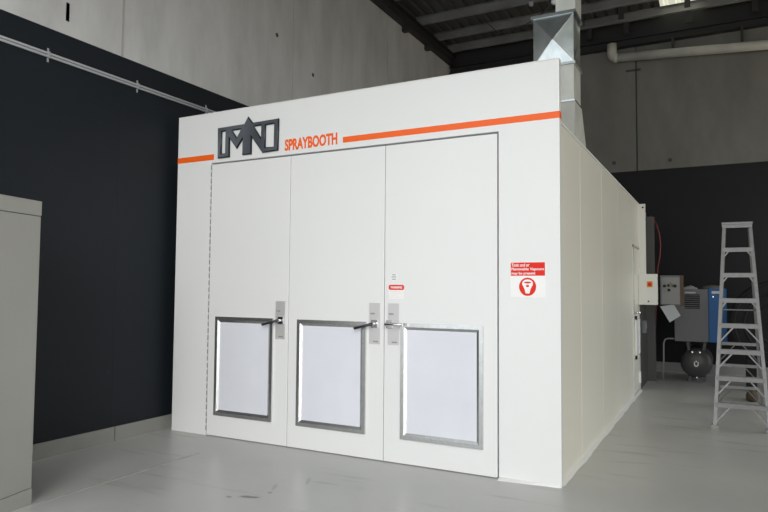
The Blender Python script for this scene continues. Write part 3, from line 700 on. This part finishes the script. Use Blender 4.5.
tag(g.build('rag', 'rag'), 'crumpled pale green rag lying on the compressor top', 'rag')

# ------------------------------------------------------------------ big round black machine behind the ladder
bx, by, bz, br = 1.80, 6.25, 0.98, 0.64
bf = thing('drum_machine', (bx, by, 0), 'big round black drum machine on a stand behind the stepladder', 'machine')
G().lathe((bx, by-0.22, bz), (0, 1, 0), [(0, br-0.03), (0, br), (0.02, br+0.01), (0.42, br+0.01), (0.44, br), (0.44, br-0.03)], 40).build('drum', 'black_cloth', bf)
for r_ in (0.15, 0.30, 0.45, 0.58):
    G().tube([(bx+r_*math.cos(t), by-0.225, bz+r_*math.sin(t)) for t in [k*2*math.pi/28 for k in range(29)]], 0.012, 6, cap=False).build('guard_ring', 'black', bf)
for sx in (-1, 1):
    G().bar((bx+sx*0.37, by-0.18, 0), (bx+sx*0.37, by-0.18, 0.56), 0.13, 0.05, (0, 1, 0)).build('leg', 'black_cloth', bf)
    G().bar((bx+sx*0.37, by+0.18, 0), (bx+sx*0.37, by+0.18, 0.56), 0.13, 0.05, (0, 1, 0)).build('leg', 'black_cloth', bf)
# brown bag on the floor
g = G(); q0, q1 = on(746.5, 402, 'z', 0), on(758.5, 402, 'z', 0)
cxx, wdt = (q0.x+q1.x)/2, (q1.x-q0.x)
n = 12
rings = []
for k, (z, s) in enumerate(((0, 0.9), (0.03, 1.0), (0.08, 0.95), (0.13, 0.72), (0.155, 0.35))):
    rings += [(cxx+s*wdt/2*math.cos(2*math.pi*i/n)*(1+0.05*random.random()), q0.y+0.16+s*0.14*math.sin(2*math.pi*i/n), z) for i in range(n)]
fs = [(k*n+i, k*n+(i+1) % n, (k+1)*n+(i+1) % n, (k+1)*n+i) for k in range(4) for i in range(n)]+[tuple(range(n-1, -1, -1)), tuple(range(4*n, 5*n))]
g.add(rings, fs, True)
tag(g.build('tool_bag', 'brown'), 'small dark brown bag on the floor behind the stepladder', 'bag')

# ------------------------------------------------------------------ stepladder
ld = thing('stepladder', (1.22, 3.4, 0), 'tall aluminium stepladder standing open on the grey floor', 'ladder')
ZT = 2.205
FL0, FL1 = Vector((0.962, 2.93, 0)), Vector((1.088, 3.40, ZT))
FR0, FR1 = Vector((1.487, 2.93, 0)), Vector((1.367, 3.40, ZT))
RL0, RL1 = Vector((0.995, 4.42, 0)), Vector((1.105, 3.50, ZT-0.04))
RR0, RR1 = Vector((1.482, 4.42, 0)), Vector((1.350, 3.50, ZT-0.04))
def lerp(a, b, z): return a+(b-a)*((z-a.z)/(b.z-a.z))
for a, b, s in ((FL0, FL1, 1), (FR0, FR1, -1)):
    g = G(); g.bar(a, b, 0.012, 0.07, (0, 1, 0)); o = Vector((s*0.012, 0, 0)); off = Vector((0, -0.033, 0.007)); g.bar(a+o+off, b+o+off, 0.033, 0.006, (0, 1, 0)); off = Vector((0, 0.033, -0.007)); g.bar(a+o+off+Vector((0, 0, 0.008)), b+o+off, 0.033, 0.006, (0, 1, 0))
    g.build('front_rail', 'ladder', ld)
    G().cbox(a.x-0.035+s*0.012, a.x+0.035+s*0.012, a.y-0.05, a.y+0.05, 0, 0.035, 0.004).build('foot', 'plate_grey', ld)
for a, b in ((RL0, RL1), (RR0, RR1)):
    G().bar(a, b, 0.028, 0.045, (0, 1, 0)).build('rear_rail', 'ladder', ld)
    G().cbox(a.x-0.025, a.x+0.025, a.y-0.035, a.y+0.035, 0, 0.03, 0.004).build('foot', 'black', ld)
for k, z in enumerate((0.262, 0.540, 0.822, 1.10, 1.375, 1.655, 1.940)):
    a, b = lerp(FL0, FL1, z), lerp(FR0, FR1, z)
    g = G(); g.box(a.x+0.006, b.x-0.006, a.y-0.045, a.y+0.05, z-0.006, z); g.box(a.x+0.006, b.x-0.006, a.y-0.048, a.y-0.042, z-0.045, z); g.box(a.x+0.006, b.x-0.006, a.y+0.044, a.y+0.05, z-0.03, z)
    for r_ in range(5): g.box(a.x+0.006, b.x-0.006, a.y-0.04+r_*0.02, a.y-0.034+r_*0.02, z, z+0.003)
    g.build('step', 'ladder', ld)
    ln = 0.16 if k < 4 else 0.075
    for (f0, f1, s) in ((FL0, FL1, 1), (FR0, FR1, -1)):
        e = lerp(f0, f1, z-0.045-ln); t = lerp(f0, f1, z-0.03)
        G().bar((e.x+s*0.012, e.y-0.03, e.z), (t.x+s*(ln*0.95), t.y-0.03, t.z), 0.014, 0.006, (0, 1, 0)).build('brace', 'ladder', ld)
        if k < 3:
            e = lerp(f0, f1, z-0.045-ln); G().bar((e.x+s*0.012, e.y+0.03, e.z), (t.x+s*(ln*0.95), t.y+0.04, t.z), 0.012, 0.006, (0, 1, 0)).build('brace', 'ladder', ld)
for z in (0.265, 0.545, 0.818):
    a, b = lerp(RL0, RL1, z), lerp(RR0, RR1, z)
    G().bar(a, b, 0.035, 0.035).build('rear_rung', 'ladder', ld)
    for (r0, r1, s) in ((RL0, RL1, 1), (RR0, RR1, -1)):
        e = lerp(r0, r1, z-0.22); t = lerp(r0, r1, z-0.01)
        G().bar((e.x, e.y, max(e.z, 0.02)), (t.x+s*0.16, t.y, t.z), 0.012, 0.006, (0, 1, 0)).build('brace', 'ladder', ld)
zs = 1.235
for (f0, f1, r0, r1) in ((FL0, FL1, RL0, RL1), (FR0, FR1, RR0, RR1)):
    a, b = lerp(f0, f1, zs), lerp(r0, r1, zs)
    G().bar(a, b, 0.006, 0.02).build('spreader', 'ladder', ld)
a, b = lerp(RL0, RL1, zs), lerp(RR0, RR1, zs)
G().bar(a, b, 0.012, 0.012).build('spreader_link', 'ladder', ld)
g = G(); g.cbox(FL1.x-0.014, FR1.x+0.014, 3.34, 3.54, ZT, ZT+0.03, 0.006); g.box(FL1.x-0.008, FR1.x+0.008, 3.345, 3.351, ZT-0.035, ZT)
g.build('top_cap', 'ladder', ld)
for x in (1.15, 1.29):
    G().box(x-0.02, x+0.02, 3.3435, 3.3452, ZT-0.018, ZT-0.006).build('printed_mark', 'grey_print', ld)
z = 1.94; a = lerp(FL0, FL1, z)
G().box(1.16, 1.215, a.y-0.0495, a.y-0.0478, z-0.032, z-0.014).build('printed_mark', 'grey_print', ld)
